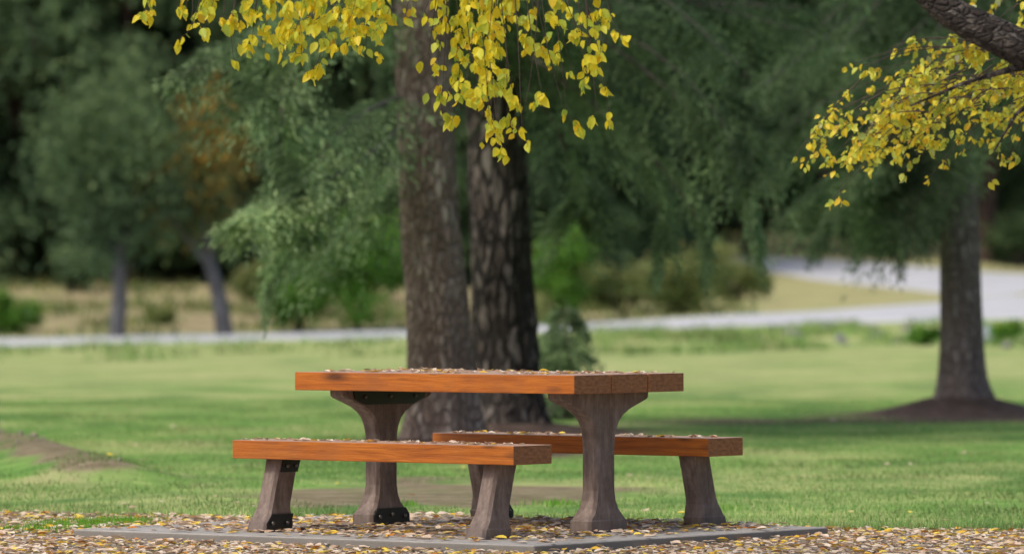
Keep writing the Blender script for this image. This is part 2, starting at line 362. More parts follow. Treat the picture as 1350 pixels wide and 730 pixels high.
# ------------------------------------------------------------------ picnic set
TH = .645; u = Vector((-math.cos(TH), math.sin(TH), 0)); v = Vector((math.sin(TH), math.cos(TH), 0))
L, W, TT, TZ, BZ, OG = 1.70, .897, .089, .76, .438, .191
BW = W / 3
corner = Vector((.294, 26.864, 0)); centre = corner + u * L / 2 + v * W / 2
def bm_box(bm, x0, x1, y0, y1, z0, z1):
    vs = [bm.verts.new((x, y, z)) for z in (z0, z1) for x, y in ((x0, y0), (x1, y0), (x1, y1), (x0, y1))]
    for f in ((0, 3, 2, 1), (4, 5, 6, 7), (0, 1, 5, 4), (1, 2, 6, 5), (2, 3, 7, 6), (3, 0, 4, 7)): bm.faces.new([vs[i] for i in f])
def fin(bm, name, m, parent, bev=0, seg=2, loc=None):
    if bev: bmesh.ops.bevel(bm, geom=[e for e in bm.edges], offset=bev, segments=seg, affect='EDGES', profile=.6)
    bmesh.ops.recalc_face_normals(bm, faces=bm.faces)
    me = bpy.data.meshes.new(name); bm.to_mesh(me); bm.free()
    o = link(name, me, m, parent)
    if loc: o.location = loc
    return o
def profile_leg(name, prof, th, m, parent, x, bev=.012, lean=0, top=1):
    """prof: list of (halfwidth, z); an outline in local Y/Z extruded along X, chamfered, with plinth wider in X"""
    bm = bmesh.new(); rings = []
    for hw, z, tx in prof:
        cy = lean * (1 - z / top)
        c = min(bev, hw * .4)
        ring = [(-tx, -hw + c), (-tx + c, -hw), (tx - c, -hw), (tx, -hw + c), (tx, hw - c), (tx - c, hw), (-tx + c, hw), (-tx, hw - c)]
        rings.append([bm.verts.new((a, b + cy, z)) for a, b in ring])
    for r0, r1 in zip(rings, rings[1:]):
        for i in range(8): bm.faces.new((r0[i], r0[(i + 1) % 8], r1[(i + 1) % 8], r1[i]))
    bm.faces.new(rings[0][::-1]); bm.faces.new(rings[-1])
    return fin(bm, name, m, parent, loc=(x, 0, 0))
def bolts(parent, pts, sx):
    for (y, z) in pts:
        bm = bmesh.new(); bmesh.ops.create_uvsphere(bm, u_segments=10, v_segments=6, radius=.0105)
        for q in bm.verts: q.co.x *= .8
        o = fin(bm, 'bolt', M['bolt'], parent, loc=(sx, y, z)); o.data.polygons.foreach_set('use_smooth', [True] * len(o.data.polygons))
def plate(name, parent, poly, x0, x1):
    bm = bmesh.new()
    a = [bm.verts.new((x0, y, z)) for y, z in poly]; b = [bm.verts.new((x1, y, z)) for y, z in poly]
    bm.faces.new(a); bm.faces.new(b[::-1]); n = len(poly)
    for i in range(n): bm.faces.new((a[i], b[i], b[(i + 1) % n], a[(i + 1) % n]))
    return fin(bm, name, M['steel'], parent)
def make_table():
    t = empty('picnic_table', centre, -TH)
    tag(t, 'picnic table with thick orange timber top on two brown pedestals, strewn with leaves', 'picnic table')
    bm = bmesh.new()
    for k in range(3):
        g = .0035; bm_box(bm, -L / 2, L / 2, -W / 2 + k * BW + (g if k else 0), -W / 2 + (k + 1) * BW - (g if k < 2 else 0), TZ - TT, TZ)
    fin(bm, 'tabletop', M['wood'], t, .004)
    ztop = TZ - TT - .002
    # stem, base flare, capital curve
    prof = [(.158, 0, .064), (.158, .056, .064), (.148, .064, .059), (.122, .088, .058), (.102, .115, .052), (.088, .15, .048), (.080, .20, .046), (.079, .40, .046), (.083, .45, .046),
            (.094, .49, .046), (.115, .53, .047), (.15, .562, .048), (.20, .588, .049), (.27, .612, .05), (.335, .632, .05), (.352, .643, .05), (.355, ztop, .05)]
    for sx in (-1, 1):
        x = sx * (L / 2 - .185)
        lg = profile_leg('pedestal_leg', prof, 0, M['comp'], t, x, .014)
        ins = -sx
        f = lambda q: ins * q
        plate('mounting_plate', lg, [(-.29, ztop - .004), (.29, ztop - .004), (.275, .628), (.19, .598), (-.19, .598), (-.275, .628)], f(.0505), f(.058))
        q = .142 if sx < 0 else .10
        plate('foot_plate', lg, [(-q, .006), (q, .006), (q, .05), (q - .03, .086), (.03 - q, .086), (-q, .05)], f(.0645), f(.0685))
        bolts(lg, [(-.2, .637), (0, .637), (.2, .637)], f(.061)); bolts(lg, [(-.1, .045), (0, .055), (.1, .045)], f(.073))
    return t
def make_bench(name, side, label):
    o_ = -OG - BW / 2 if side < 0 else W + OG + BW / 2
    c = corner + u * (L / 2 - .01) + v * o_
    t = empty(name, c, -TH)
    tag(t, label, 'bench', 'timber benches beside the picnic table')
    bm = bmesh.new(); bm_box(bm, -L / 2, L / 2, -BW / 2, BW / 2, BZ - TT, BZ)
    fin(bm, 'seat', M['wood'], t, .004)
    zt = BZ - TT - .002; ln = .10 * side
    prof = [(.110, 0, .060), (.110, .045, .060), (.101, .053, .056), (.088, .09, .054), (.082, .11, .049), (.079, .14, .046), (.077, zt - .05, .046), (.080, zt, .046)]
    for sx in (-1, 1):
        x = sx * (L / 2 - .19)
        lg = profile_leg('leg', prof, 0, M['comp'], t, x, .014, ln, zt)
        f = lambda q: -sx * q; cy = lambda z: ln * (1 - z / zt)
        plate('mounting_plate', lg, [(cy(zt - .004) - .055, zt - .004), (cy(zt - .004) + .075, zt - .004), (cy(.285) + .07, .285), (cy(.285) - .055, .285)], f(.0465), f(.053))
        q = .095 if sx < 0 else .06
        plate('foot_plate', lg, [(ln - q, .006), (ln + q, .006), (ln + q, .042), (cy(.085) + q - .015, .085), (cy(.085) - q + .015, .085), (ln - q, .042)], f(.0605), f(.0645))
        bolts(lg, [(cy(.315) - .02, .315), (cy(.315) + .045, .315)], f(.056)); bolts(lg, [(ln - .055, .042), (ln + .055, .042)], f(.069))
    return t
table = make_table()
benchF = make_bench('bench', -1, 'timber bench on the near side of the picnic table, its whole front face in view')
benchR = make_bench('bench', 1, 'timber bench on the far side of the picnic table, partly hidden behind it')
slab = empty('concrete_slab', centre + Vector((0, 0, GZ)), -TH)
bpy.data.objects.remove(slab)
SX0, SX1, SY0, SY1 = -1.568, 1.233, -1.277, 1.135
bm = bmesh.new(); bm_box(bm, SX0, SX1, SY0, SY1, GZ - .08, 0)
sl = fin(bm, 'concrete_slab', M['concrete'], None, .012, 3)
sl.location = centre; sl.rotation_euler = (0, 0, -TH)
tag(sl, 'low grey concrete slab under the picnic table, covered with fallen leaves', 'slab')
def loc2w(x, y, z=0): return centre + Vector((math.cos(TH) * x + math.sin(TH) * y, -math.sin(TH) * x + math.cos(TH) * y, z))

# ------------------------------------------------------------------ fallen leaves, gravel, grass
def litter(name, P, label=None, size=(.03, .066), lift=.15, tint=None, up=.012):
    n = len(P); P = np.asarray(P, float)
    a = rng.uniform(0, 2 * math.pi, n); tl = rng.normal(0, lift, n)
    D = np.stack([np.cos(a), np.sin(a), np.abs(tl) * .6], 1); N = np.stack([rng.normal(0, lift, n), rng.normal(0, lift, n), np.ones(n)], 1)
    Lh = rng.uniform(size[0], size[1], n); Wd = Lh * rng.uniform(.55, .8, n)
    P = P + np.stack([np.zeros(n), np.zeros(n), rng.uniform(.001, up, n)], 1)
    T = rng.uniform(0, 1, n) if tint is None else tint
    me = oval_leaves(name, P, D, N, Lh, Wd, T, .16, rng.uniform(-.05, .12))
    return tag(link(name, me, M['litter']), label, kind='stuff')
P = []
while len(P) < 15000:
    x = rng.uniform(-3.2, 3.2); y = rng.uniform(23.6, 30.6)
    if y > edge_d(x) + .06 - abs(rng.normal(0, .12)) + .12: continue
    q = Vector((x, y, 0)) - centre; lx = q.x * math.cos(TH) - q.y * math.sin(TH); ly = q.x * math.sin(TH) + q.y * math.cos(TH)
    if SX0 < lx < SX1 and SY0 < ly < SY1: continue
    P.append((x, y, GZ + abs(rng.normal(0, .005))))
P = np.array(P)
litter('leaf_litter', P, 'carpet of tan and yellow fallen leaves on the gravel')
P = []
for _ in range(3000):
    x = rng.uniform(SX0 + .02, SX1 - .02); y = rng.uniform(SY0 + .02, SY1 - .02)
    e = min(x - SX0, SX1 - x, y - SY0)
    if rng.random() > sstep(0, .5, e) * .85 + .12: continue
    P.append(loc2w(x, y))
litter('leaf_litter', P, 'dense scatter of fallen leaves on the concrete slab')
def top_leaves(n, x0, x1, y0, y1, z, base, label):
    P = []
    while len(P) < n:
        x, y = rng.uniform(x0, x1), rng.uniform(y0, y1)
        if mn.noise(Vector((x * 3, y * 3, z * 9))) < rng.uniform(-.5, .25): continue
        P.append(base + Vector((math.cos(TH) * x + math.sin(TH) * y, -math.sin(TH) * x + math.cos(TH) * y, z)))
    litter('fallen_leaves', P, label, (.03, .055), .10, up=.005)
top_leaves(230, -L / 2 + .03, L / 2 - .03, -W / 2 + .03, W / 2 - .03, TZ, centre, 'dry and yellow leaves lying on the tabletop')
top_leaves(85, -L / 2 + .03, L / 2 - .03, -BW / 2 + .03, BW / 2 - .03, BZ, benchF.location, 'leaves lying on the near bench')
top_leaves(85, -L / 2 + .03, L / 2 - .03, -BW / 2 + .03, BW / 2 - .03, BZ, benchR.location, 'leaves lying on the far bench')
# sparse leaves on the lawn
P = []
for _ in range(140):
    x = rng.uniform(-5, 5); y = 29 + 22 * rng.random() ** 1.6
    if y < edge_d(x): continue
    P.append((x, y, hgt(x, y) + .02))
litter('fallen_leaves', P, 'single pale and yellow leaves scattered over the lawn')
# gravel stones
def stones(name, P, S, m, label=None):
    base = [(1, 0, 0), (0, 1, 0), (-1, 0, 0), (0, -1, 0), (.6, .6, .55), (-.6, .6, .55), (-.6, -.6, .5), (.6, -.6, .5)]
    B = np.array(base); n = len(P); V = P[:, None, :] + (B[None] + rng.normal(0, .15, (n, 8, 3))) * S[:, None, None] * np.array([1, 1, .7])
    fs = np.array([0, 1, 5, 4, 1, 2, 6, 5, 2, 3, 7, 6, 3, 0, 4, 7, 4, 5, 6, 7])
    me = mesh_np(name, V.reshape(-1, 3), ((np.arange(n) * 8)[:, None] + fs).ravel(), 4, np.repeat(rng.random(n), 5))
    return tag(link(name, me, m), label, kind='stuff')
n = 9000; xs = rng.uniform(-3, 3, n); ys = rng.uniform(23.6, 30.3, n)
k = np.array([y < edge_d(x) for x, y in zip(xs, ys)]); xs, ys = xs[k], ys[k]
M['gravel'] = leaf_mat('gravel_stones', [(0, (.17, .15, .125)), (.5, (.36, .33, .29)), (1, (.62, .57, .5))], 0, .85)
q = np.stack([xs, ys, np.full(len(xs), GZ)], 1) 
lx = (q[:, 0] - centre.x) * math.cos(TH) - (q[:, 1] - centre.y) * math.sin(TH); ly = (q[:, 0] - centre.x) * math.sin(TH) + (q[:, 1] - centre.y) * math.cos(TH)
q = q[~((lx > SX0 - .02) & (lx < SX1 + .02) & (ly > SY0 - .02) & (ly < SY1 + .02))]
stones('gravel', q, rng.uniform(.006, .02, len(q)), M['gravel'], 'loose grey gravel around the slab')

def grass(name, pts, hmin, hmax, w, m, label):
    P = np.array(pts); n = len(P); a = rng.uniform(0, 2 * math.pi, n)
    S = np.stack([np.cos(a), np.sin(a), np.zeros(n)], 1); h = rng.uniform(hmin, hmax, n)[:, None]
    bend = rng.normal(0, .35, (n, 3)); bend[:, 2] = 1; bend = norm(bend) * h
    V = np.stack([P - S * w / 2, P + S * w / 2, P + bend], 1)
    me = mesh_np(name, V.reshape(-1, 3), np.arange(n * 3), 3, rng.random(n))
    return tag(link(name, me, m), label, kind='stuff')
pts = []
while len(pts) < 110000:
    y = 28 + 32 * rng.random() ** 1.35; x = rng.uniform(-.115, .115) * y
    if y < edge_d(x) + rng.normal(0, .05): continue
    dm = 0
    for cx, cy, rx, ry in ((-.35, 33.4, 1.3, 2.4), (-3.1, 38.6, .35, 2.6), (TC.x, TC.y - .2, 1.3, 2.3), (TA.x + .3, 42.5, 1.1, 3), (TB.x + .2, 46, 1.0, 3.4)):
        dm = max(dm, 1.2 - math.hypot((x - cx) / rx, (y - cy) / ry))
    if dm > 0 and rng.random() < dm * 2.2: continue
    if mn.noise(Vector((x * 1.2, y * .7, 4))) < -.25 and rng.random() < .6: continue
    pts.append((x, y, hgt(x, y) - .004))
grass('lawn_grass', pts, .014, .04, .007, M['grass'], 'short mown lawn grass')
pts = []
for px, py, r, n in ((105, 694, .28, 1500), (160, 690, .18, 700), (40, 700, .15, 400), (735, 665, .2, 160), (540, 666, .08, 60), (955, 672, .1, 60)):
    c = gpt(px, py)
    for _ in range(n):
        x = c.x + rng.normal(0, r * .55); y = c.y + rng.normal(0, r * .8); pts.append((x, y, hgt(x, y)))
grass('grass_tuft', pts, .02, .055, .007, M['lush'], 'bright green grass tufts among the fallen leaves')
pts = []
for _ in range(2600):
    x = rng.uniform(-2.8, 2.8); y = edge_d(x) + abs(rng.normal(0, .18)); pts.append((x, y, hgt(x, y)))
grass('lawn_edge_grass', pts, .03, .085, .006, M['grass'], 'longer grass along the edge of the gravel')

# ------------------------------------------------------------------ conifers
def sprays(Lv, path, width, hang, ntw, k, ql, qw, seed=0, lite=0):
    """side twigs leaving a limb outward and hanging, each with needle sprays"""
    P = np.array([list(p) for p in path]); t = np.linspace(0, 1, len(P)); n = ntw
    s = rng.uniform(.08, 1, n) ** .85
    B = np.stack([np.interp(s, t, P[:, i]) for i in range(3)], 1)
    B2 = np.stack([np.interp(np.minimum(1, s + .05), t, P[:, i]) for i in range(3)], 1); B1 = np.stack([np.interp(s - .05, t, P[:, i]) for i in range(3)], 1)
    D = norm(B2 - B1); Sd = norm(np.cross(D, [0, 0, 1.])) * rng.choice([-1, 1], n)[:, None]
    ln = width * rng.uniform(.35, 1, n) * (1.15 - .7 * s); hg = hang * rng.uniform(.1, 1, n) ** 1.4
    tw = Sd * ln[:, None] + D * (ln * rng.uniform(.3, .9, n))[:, None]
    c = rng.uniform(0, 1, n)
    for j in range(k):
        f = (j + rng.uniform(0, 1, n)) / k
        pos = B + tw * f[:, None]; pos[:, 2] -= hg * f ** 1.7 
        pos += rng.normal(0, .03, (n, 3)) * (ql / .12)
        dr = norm(norm(tw) + rng.normal(0, .45, (n, 3)) - np.array([0, 0, 1.]) * (.25 + hg / hang * f)[:, None])
        Lv.diamonds(pos, dr, ql * rng.uniform(.6, 1.3, n), qw * rng.uniform(.7, 1.3, n), np.clip(c * .55 + rng.uniform(0, .45, n) + lite, 0, 1))
def limb_path(base, az, ln, rise, droop, n=7):
    out = []
    for i in range(n):
        f = i / (n - 1); out.append(base + Vector((math.cos(az) * ln * f, math.sin(az) * ln * f, ln * (rise * f - droop * f * f))))
    return out
def conifer_mesh(h, rad, z0, nb, ntw, k, ql, qw, sd, low=.25):
    rr = random.Random(sd); Lv = Leaves(); limbs = []
    for i in range(nb):
        f = (i + rr.random()) / nb; z = z0 + (h - z0) * f ** 1.15
        ln = rad * (1 - (z - z0) / (h - z0)) ** .75 * rr.uniform(.6, 1.15) + low
        az = rr.uniform(0, 2 * math.pi)
        p = limb_path(Vector((0, 0, z)), az, ln, .15, rr.uniform(.35, .7))
        limbs.append([(q, .035 * (1 - j / 7.) * ln / 2 + .004) for j, q in enumerate(p)])
        sprays(Lv, p, .42 * ln, min(.75, ln * .45), ntw, k, ql, qw, lite=.12 * f - .1)
    return Lv, limbs
def build_tree(name, trunk_path, Lv, limbs, tm, lm, fm, label, cat='tree', group=None, seg=10, base=None, **kw):
    base = base or trunk_path[0][0]
    root = empty(name, base); tag(root, label, cat, group)
    tr = tubes('trunk', [[(p - base, r) for p, r in trunk_path]], tm, root, seg, **kw)
    if limbs:
        tubes('limbs', limbs, lm, root, 5, rows=8)
    if Lv: link('crown', Lv.mesh('crown'), fm, root)
    return root
def shifted(path, base): return [p - base for p in path]

# the two big trunks behind the table and the one on the right
def tp(d, rows, extra):
    pts = [(pt(x, y, d), r) for x, y, r in rows]
    last = pts[-1][0]
    for z, r in extra: pts.append((Vector((last.x + (z - last.z) * extra_lean, last.y, z)), r))
    return pts
extra_lean = -.02
def big_tree(name, T, rows, extra, tm, ridge, fur, label, boughs, fm, seed, flare=.30, top=15, seg=120, above=True):
    d = T.y; base = Vector((pt(rows[0][0], 0, d).x, d, hgt(T.x, d)))
    path = [(base - Vector((0, 0, .08)), rows[0][2] * 1.02)] + tp(d, rows, extra)
    Lv = Leaves(); limbs = []
    for (P0, fr, wd, hg, ntw, lite) in boughs:       # boughs: px points with depth
        w = [pt(*q) - base for q in P0]
        pp = []
        for i in range(9):
            f = i / 8 * (len(w) - 1); a = min(int(f), len(w) - 2); pp.append(w[a].lerp(w[a + 1], f - a))
        limbs.append([(q, max(.005, fr * (1 - i / 9))) for i, q in enumerate(pp)])
        sprays(Lv, pp, wd, hg, int(ntw * 1.15), 18, .075, .016, lite=lite)
    if above:
        rr = random.Random(seed)
        for i in range(26):
            z = rr.uniform(4.6, top - 1); ln = 3.2 * (1 - (z - 3) / (top - 2)) ** .7 + .3; az = rr.uniform(0, 2 * math.pi)
            p = limb_path(Vector(((z - 3) * extra_lean, 0, z)), az, ln, .1, rr.uniform(.3, .55))
            limbs.append([(q, .05 * (1 - j / 7.) + .005) for j, q in enumerate(p)])
            sprays(Lv, p, .4 * ln, .6, 110, 9, .12, .035)
    return build_tree(name, path, Lv, limbs, tm, M['limb'], fm, label, 'tree', None, seg, base, ridge=ridge, seed=seed, fur=fur, flare=flare)

bA = []; rr = random.Random(5)
# long light drooping boughs left of trunk A
bA.append(([(545, -40, 44), (440, -10, 43.2), (360, 60, 42.6), (345, 120, 42.4), (372, 165, 42.3)], .035, .75, .45, 190, .05))
bA.append(([(540, 10, 44), (450, 30, 43), (300, 55, 42.4), (235, 100, 42.2)], .03, .5, .35, 120, -.05))
bA.append(([(548, 120, 44), (470, 150, 43), (420, 190, 42.5), (400, 240, 42.3)], .025, .7, .6, 150, .05))
bA.append(([(550, 150, 44), (480, 215, 43), (415, 250, 42.6), (360, 272, 42.2), (322, 290, 42)], .03, .5, .3, 230, .2))
bA.append(([(550, 180, 44), (480, 250, 43.2), (400, 300, 42.8), (395, 310, 42.6), (362, 350, 42.5), (352, 390, 42.5)], .02, .35, .22, 105, .1))
bA.append(([(555, 200, 44.4), (500, 260, 45), (450, 310, 45.4), (400, 330, 45.6)], .02, .5, .6, 120, -.05))
for i in range(12):
    x1 = rr.uniform(330, 760); bA.append(([(560, rr.uniform(-120, -10), 44.6), ((560 + x1) / 2, rr.uniform(-60, 0), 45.5), (x1, rr.uniform(0, 50), rr.uniform(45.5, 47))], .03, .6, .5, 110, -.22))
big_tree('conifer_tree', TA, [(583, 575, .285), (582, 520, .262), (580, 450, .25), (573, 370, .235), (567, 300, .226), (562, 200, .222), (559, 100, .218), (556, 0, .212)],
         [(6, .19), (10, .12), (14.5, .02)], M['barkA'], .05, 16, 'tall conifer with straight red brown trunk, left of the two trunks behind the table', bA, M['firl'], 3)
bB = []
bB.append(([(670, -30, 47), (760, 30, 46.5), (850, 90, 46), (930, 150, 45.5), (960, 210, 45.3)], .035, .7, .6, 240, .0))
bB.append(([(675, 40, 47), (760, 110, 47), (840, 190, 47), (880, 260, 47), (870, 300, 47)], .03, .8, .5, 240, .05))
bB.append(([(680, 80, 47), (740, 170, 48), (770, 250, 48), (760, 290, 48.2)], .03, .7, .5, 170, .1))
bB.append(([(680, 0, 47), (820, 30, 46), (960, 120, 45.4), (1000, 210, 45.2), (985, 270, 45.2), (1000, 310, 45.2)], .02, .6, .35, 200, -.05))
bB.append(([(680, 60, 47), (800, 150, 46), (920, 250, 46), (930, 310, 46)], .03, .75, .5, 200, -.05))
for i in range(16):
    x1 = rr.uniform(560, 1080); bB.append(([(660, rr.uniform(-150, -10), 47), ((660 + x1) / 2, rr.uniform(-60, 20), 47.5), (x1, rr.uniform(0, 90), rr.uniform(45, 49))], .03, .65, .6, 120, -.2))
big_tree('conifer_tree', TB, [(668, 560, .305), (667, 520, .285), (665, 450, .272), (661, 370, .262), (659, 300, .256), (655, 200, .245), (650, 100, .235), (646, 0, .225)],
         [(6, .2), (10, .13), (15, .02)], M['barkB'], .13, 9, 'conifer with dark deeply furrowed trunk, right of the two trunks behind the table', bB, M['fir'], 11)
bC = []
for i in range(10):
    x1 = rr.uniform(1010, 1210); y1 = rr.uniform(120, 315)
    bC.append(([(1262, y1 - rr.uniform(120, 200), 53), ((1262 + x1) / 2, y1 - rr.uniform(40, 80), 52), (x1, y1, rr.uniform(50.5, 54))], .025, .6, .55, 170, -.1))
bC.append(([(1262, 150, 53), (1225, 220, 52), (1200, 290, 51.6), (1190, 320, 51.6)], .015, .45, .3, 110, -.1))
bC.append(([(1262, 100, 53), (1180, 180, 52), (1110, 250, 51.6), (1075, 320, 51.6)], .02, .4, .3, 150, -.05))
for i in range(14):
    x1 = rr.uniform(1000, 1450); bC.append(([(1262, rr.uniform(-100, 20), 53), ((1262 + x1) / 2, rr.uniform(-40, 60), 53), (x1, rr.uniform(20, 180), rr.uniform(51, 55.5))], .03, .7, .6, 130, -.15))
big_tree('conifer_tree', TC, [(1269, 530, .245), (1268, 505, .222), (1268, 450, .202), (1266, 370, .19), (1265, 300, .181), (1262, 200, .17), (1260, 100, .163), (1258, 0, .157)],
         [(7, .12), (11, .06), (13.5, .015)], M['barkC'], .04, 14, 'conifer with grey brown trunk rising from a bare earth mound at the right', bC, M['fir'], 23, flare=.22, top=13.5)

# ------------------------------------------------------------------ forest on the slope behind
protos = []
for i in range(4):
    Lv, limbs = conifer_mesh(15 + i, 2.6 + .3 * i, (1.5, 2.2, 1.0, 2.6)[i], 120, 55, 7, .30, .085, 40 + i)
    r = build_tree('spruce_tree', [(Vector((0, 0, -.5)), .24), (Vector((0, 0, 2)), .2), (Vector((.1, 0, 8)), .12), (Vector((.1, 0, 15 + i)), .02)], Lv, limbs, M['barkG'], M['barkG'], M['fird'], 'x', seg=9)
    protos.append(r)
spots = []
fr = random.Random(12)
rowsF = [(153, 0), (158, 25), (163, 10), (174, 40), (186, 5), (200, 30)]
for ri, (d, off) in enumerate(rowsF):
    px = -160 + off
    while px < 1500:
        dd_ = d + fr.uniform(-3, 3); q = px + fr.uniform(-30, 30)
        px += fr.uniform(62, 98)
        if ri == 0 and 930 < q: continue
        if ri <= 1 and q > 900: continue
        if ri == 2 and q > 940: dd_ = 172
        if d < 150 and 520 < q < 640: continue
        if d < 166 and 790 < q: continue
        spots.append((q, dd_))
nT = 0
ADJ = ['broad dark green spruce', 'narrow dark green spruce', 'dense deep green spruce', 'tall loose dark spruce']
for i, (px, d) in enumerate(spots):
    k = (i * 7 + i // 3) % 4
    o = protos[k] if nT < 4 and not protos[k].get('used') else copy_tree(protos[k])
    if o is protos[k]: o['used'] = 1; nT += 1
    x = (px - 675) / F * d
    o.location = gz(x, d); o.rotation_euler.z = fr.uniform(0, 6.28); s = fr.uniform(.8, 1.15); o.scale = (s, s, s)
    side = 'at the far left' if px < 130 else 'left of the leaning grey trunk' if px < 300 else 'behind the light green shrub' if px < 540 else 'behind the two big trunks' if px < 800 else 'right of the two big trunks' if px < 1000 else 'above the side road' if px < 1230 else 'at the far right'
    dep = 'at the front of the forest' if d < 160 else 'in the middle of the forest slope' if d < 180 else 'high on the forest slope'
    tag(o, f'dark spruce {dep}, {side}', 'tree', f'forest spruces {dep}, {side}')
for p_ in protos:
    if not p_.get('used'): 
        for ch in list(p_.children): bpy.data.objects.remove(ch)
        bpy.data.objects.remove(p_)
    else: del p_['used']

# far trunks beside the road
def blob_leaves(Lv, c, rad, n, ql, qw, sq=(1, 1, 1), nclump=14, sd=1):
    r_ = np.random.default_rng(sd)
    cc = norm(r_.normal(size=(nclump, 3))) * r_.uniform(.35, .9, (nclump, 1)) * np.array(sq) * rad
    w = r_.uniform(.5, 1.4, nclump); pick = r_.choice(nclump, n, p=w / w.sum())
    o = cc[pick] + r_.normal(size=(n, 3)) * rad * .34 * np.array(sq)
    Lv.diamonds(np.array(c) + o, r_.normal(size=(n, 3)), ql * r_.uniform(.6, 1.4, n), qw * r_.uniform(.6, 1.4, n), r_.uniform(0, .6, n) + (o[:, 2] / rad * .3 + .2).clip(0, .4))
def far_tree(px0, y0, px1, y1, r, label, fm, blobs, sd):
    b = gpt(px0, y0, 100, 200); d = b.y
    top = pt(px1, y1, d) ; mid = b.lerp(top, .5) + Vector((.05, 0, 0))
    Lv = Leaves(); limbs = []
    for i, (bx, by, br, n) in enumerate(blobs):
        c = pt(bx, by, d + random.uniform(-.6, .6)) - b
        blob_leaves(Lv, c, br, n, .17, .09, (1, 1, 1.1), 12, sd + i)
        s0 = (mid if by > y1 else top) - b; s0 = b.lerp(top, .75) - b
        limbs.append([(s0, .05), (s0.lerp(c, .5) + Vector((0, 0, .15)), .03), (c, .012)])
    path = [(b - Vector((0, 0, .15)), r * 1.25), (mid, r), (top, r * .75), (top + (top - b) * .8 + Vector((.2, 0, .6)), r * .4)]
    return build_tree('young_tree', path, Lv, limbs, M['barkF'], M['barkF'], fm, label, seg=12, base=b)
far_tree(153, 446, 157, 320, .15, 'slim grey trunk standing straight beside the road at the far left', M['fird'],
         [(120, 260, 1.1, 2200), (190, 240, 1.1, 2200), (155, 180, 1.3, 2600), (90, 200, 1.2, 2000), (160, 300, .5, 500)], 60)
far_tree(298, 443, 272, 330, .16, 'leaning grey trunk beside the road under rusty autumn foliage', M['rust'],
         [(262, 262, .85, 1500), (280, 225, .8, 900), (240, 290, .5, 350), (190, 250, .45, 260), (262, 180, .9, 700)], 70)

# shrubs beyond the road
def shrub(px, py, wpx, hpx, m, label, n=5000, name='shrub', sd=1, ql=.13, qw=.075, d0=None, group=None):
    b = gpt(px, py, 40, 200) if d0 is None else gz((px - 675) / F * d0, d0)
    d = b.y; w = wpx / F * d; h = hpx / F * d
    root = empty(name, b); tag(root, label, 'shrub', group)
    Lv = Leaves(); stems = []
    r_ = random.Random(sd)
    for i in range(7):
        c = Vector((r_.uniform(-.36, .36) * w, r_.uniform(-.3, .3) * w, h * r_.uniform(.3, .78)))
        blob_leaves(Lv, c, min(w, h) * .3, n // 7, ql, qw, (1.1, 1, 1), 10, sd * 10 + i)
        stems.append([(Vector((r_.uniform(-.1, .1), 0, -.05)), .03), (c * .5 + Vector((0, 0, .05)), .02), (c, .006)])
    tubes('stems', stems, M['twig'], root, 5, rows=6)
    link('foliage', Lv.mesh('foliage'), m, root)
    return root
shrub(470, 436, 150, 160, M['shrub'], 'bright green leafy shrub left of the big trunks, beyond the road', 9000, sd=3)
shrub(395, 437, 70, 70, M['shrub'], 'low green shrub with yellow leaves left of the bigger shrub', 2600, sd=4)
shrub(735, 425, 90, 140, M['shrub'], 'green shrub just right of the dark furrowed trunk, beyond the road', 4500, sd=5)
shrub(820, 418, 130, 70, M['olive'], 'olive shrub beyond the road right of the big trunks', 3600, sd=6)
shrub(905, 414, 110, 90, M['olive'], 'taller olive shrub beyond the road below the drooping boughs', 3600, sd=7)
shrub(970, 400, 90, 55, M['olive'], 'small olive shrub at the left end of the side road', 2200, sd=17)
shrub(30, 440, 110, 55, M['shrub'], 'low bright green shrub beside the road at the far left edge', 3000, sd=8)
shrub(215, 428, 50, 22, M['olive'], 'low olive shrub between the two slim grey trunks', 1500, sd=9)
shrub(90, 385, 90, 60, M['fird'], 'dark low shrub on the bank behind the straight slim trunk', 2000, sd=10)
shrub(345, 400, 60, 50, M['olive'], 'dull shrub on the bank right of the leaning grey trunk', 2000, sd=11)
shrub(1345, 352, 70, 80, M['fird'], 'dark evergreen shrub behind the side road at the right edge', 3000, sd=12)
shrub(1180, 335, 120, 60, M['fird'], 'dark shrub behind the side road above the bend', 2600, sd=13)
sb = gz((745 - 675) / F * 51, 51); Lv, limbs = conifer_mesh(1.05, .5, .03, 75, 18, 8, .065, .013, 77, .10)
build_tree('conifer_sapling', [(Vector(sb) - Vector((0, 0, .05)), .018), (sb + Vector((0, 0, 1.1)), .004)], Lv, limbs, M['twig'], M['twig'], M['fir'], 'small wispy conifer sapling at the foot of the furrowed trunk', seg=8)
shrub(1318, 452, 50, 26, M['shrub'], 'low green plant on the bank right of the right trunk', 900, sd=15, ql=.1, qw=.05)
shrub(1222, 455, 45, 24, M['shrub'], 'low green plant on the bank left of the right trunk', 900, sd=16, ql=.1, qw=.05)
# trunks behind the side road
for px, w, lab in ((1300, .26, 'reddish brown trunk behind the side road right of the grey brown trunk'), (1330, .2, 'dark slim trunk at the right edge behind the side road'), (1085, .17, 'brown trunk above the left bend of the side road'), (985, .2, 'brown trunk behind the left end of the side road')):
    b = gpt(px, 345 if px > 1200 else 334, 130, 210)
    Lv, limbs = conifer_mesh(13, 2.0, 4.2, 50, 45, 6, .36, .12, int(px))
    build_tree('pine_tree', [(b - Vector((0, 0, .4)), w * 1.1), (b + Vector((.05, 0, 3)), w), (b + Vector((0, 0, 13)), .03)], Lv, limbs, M['barkG'], M['barkG'], M['fird'], lab, seg=10)

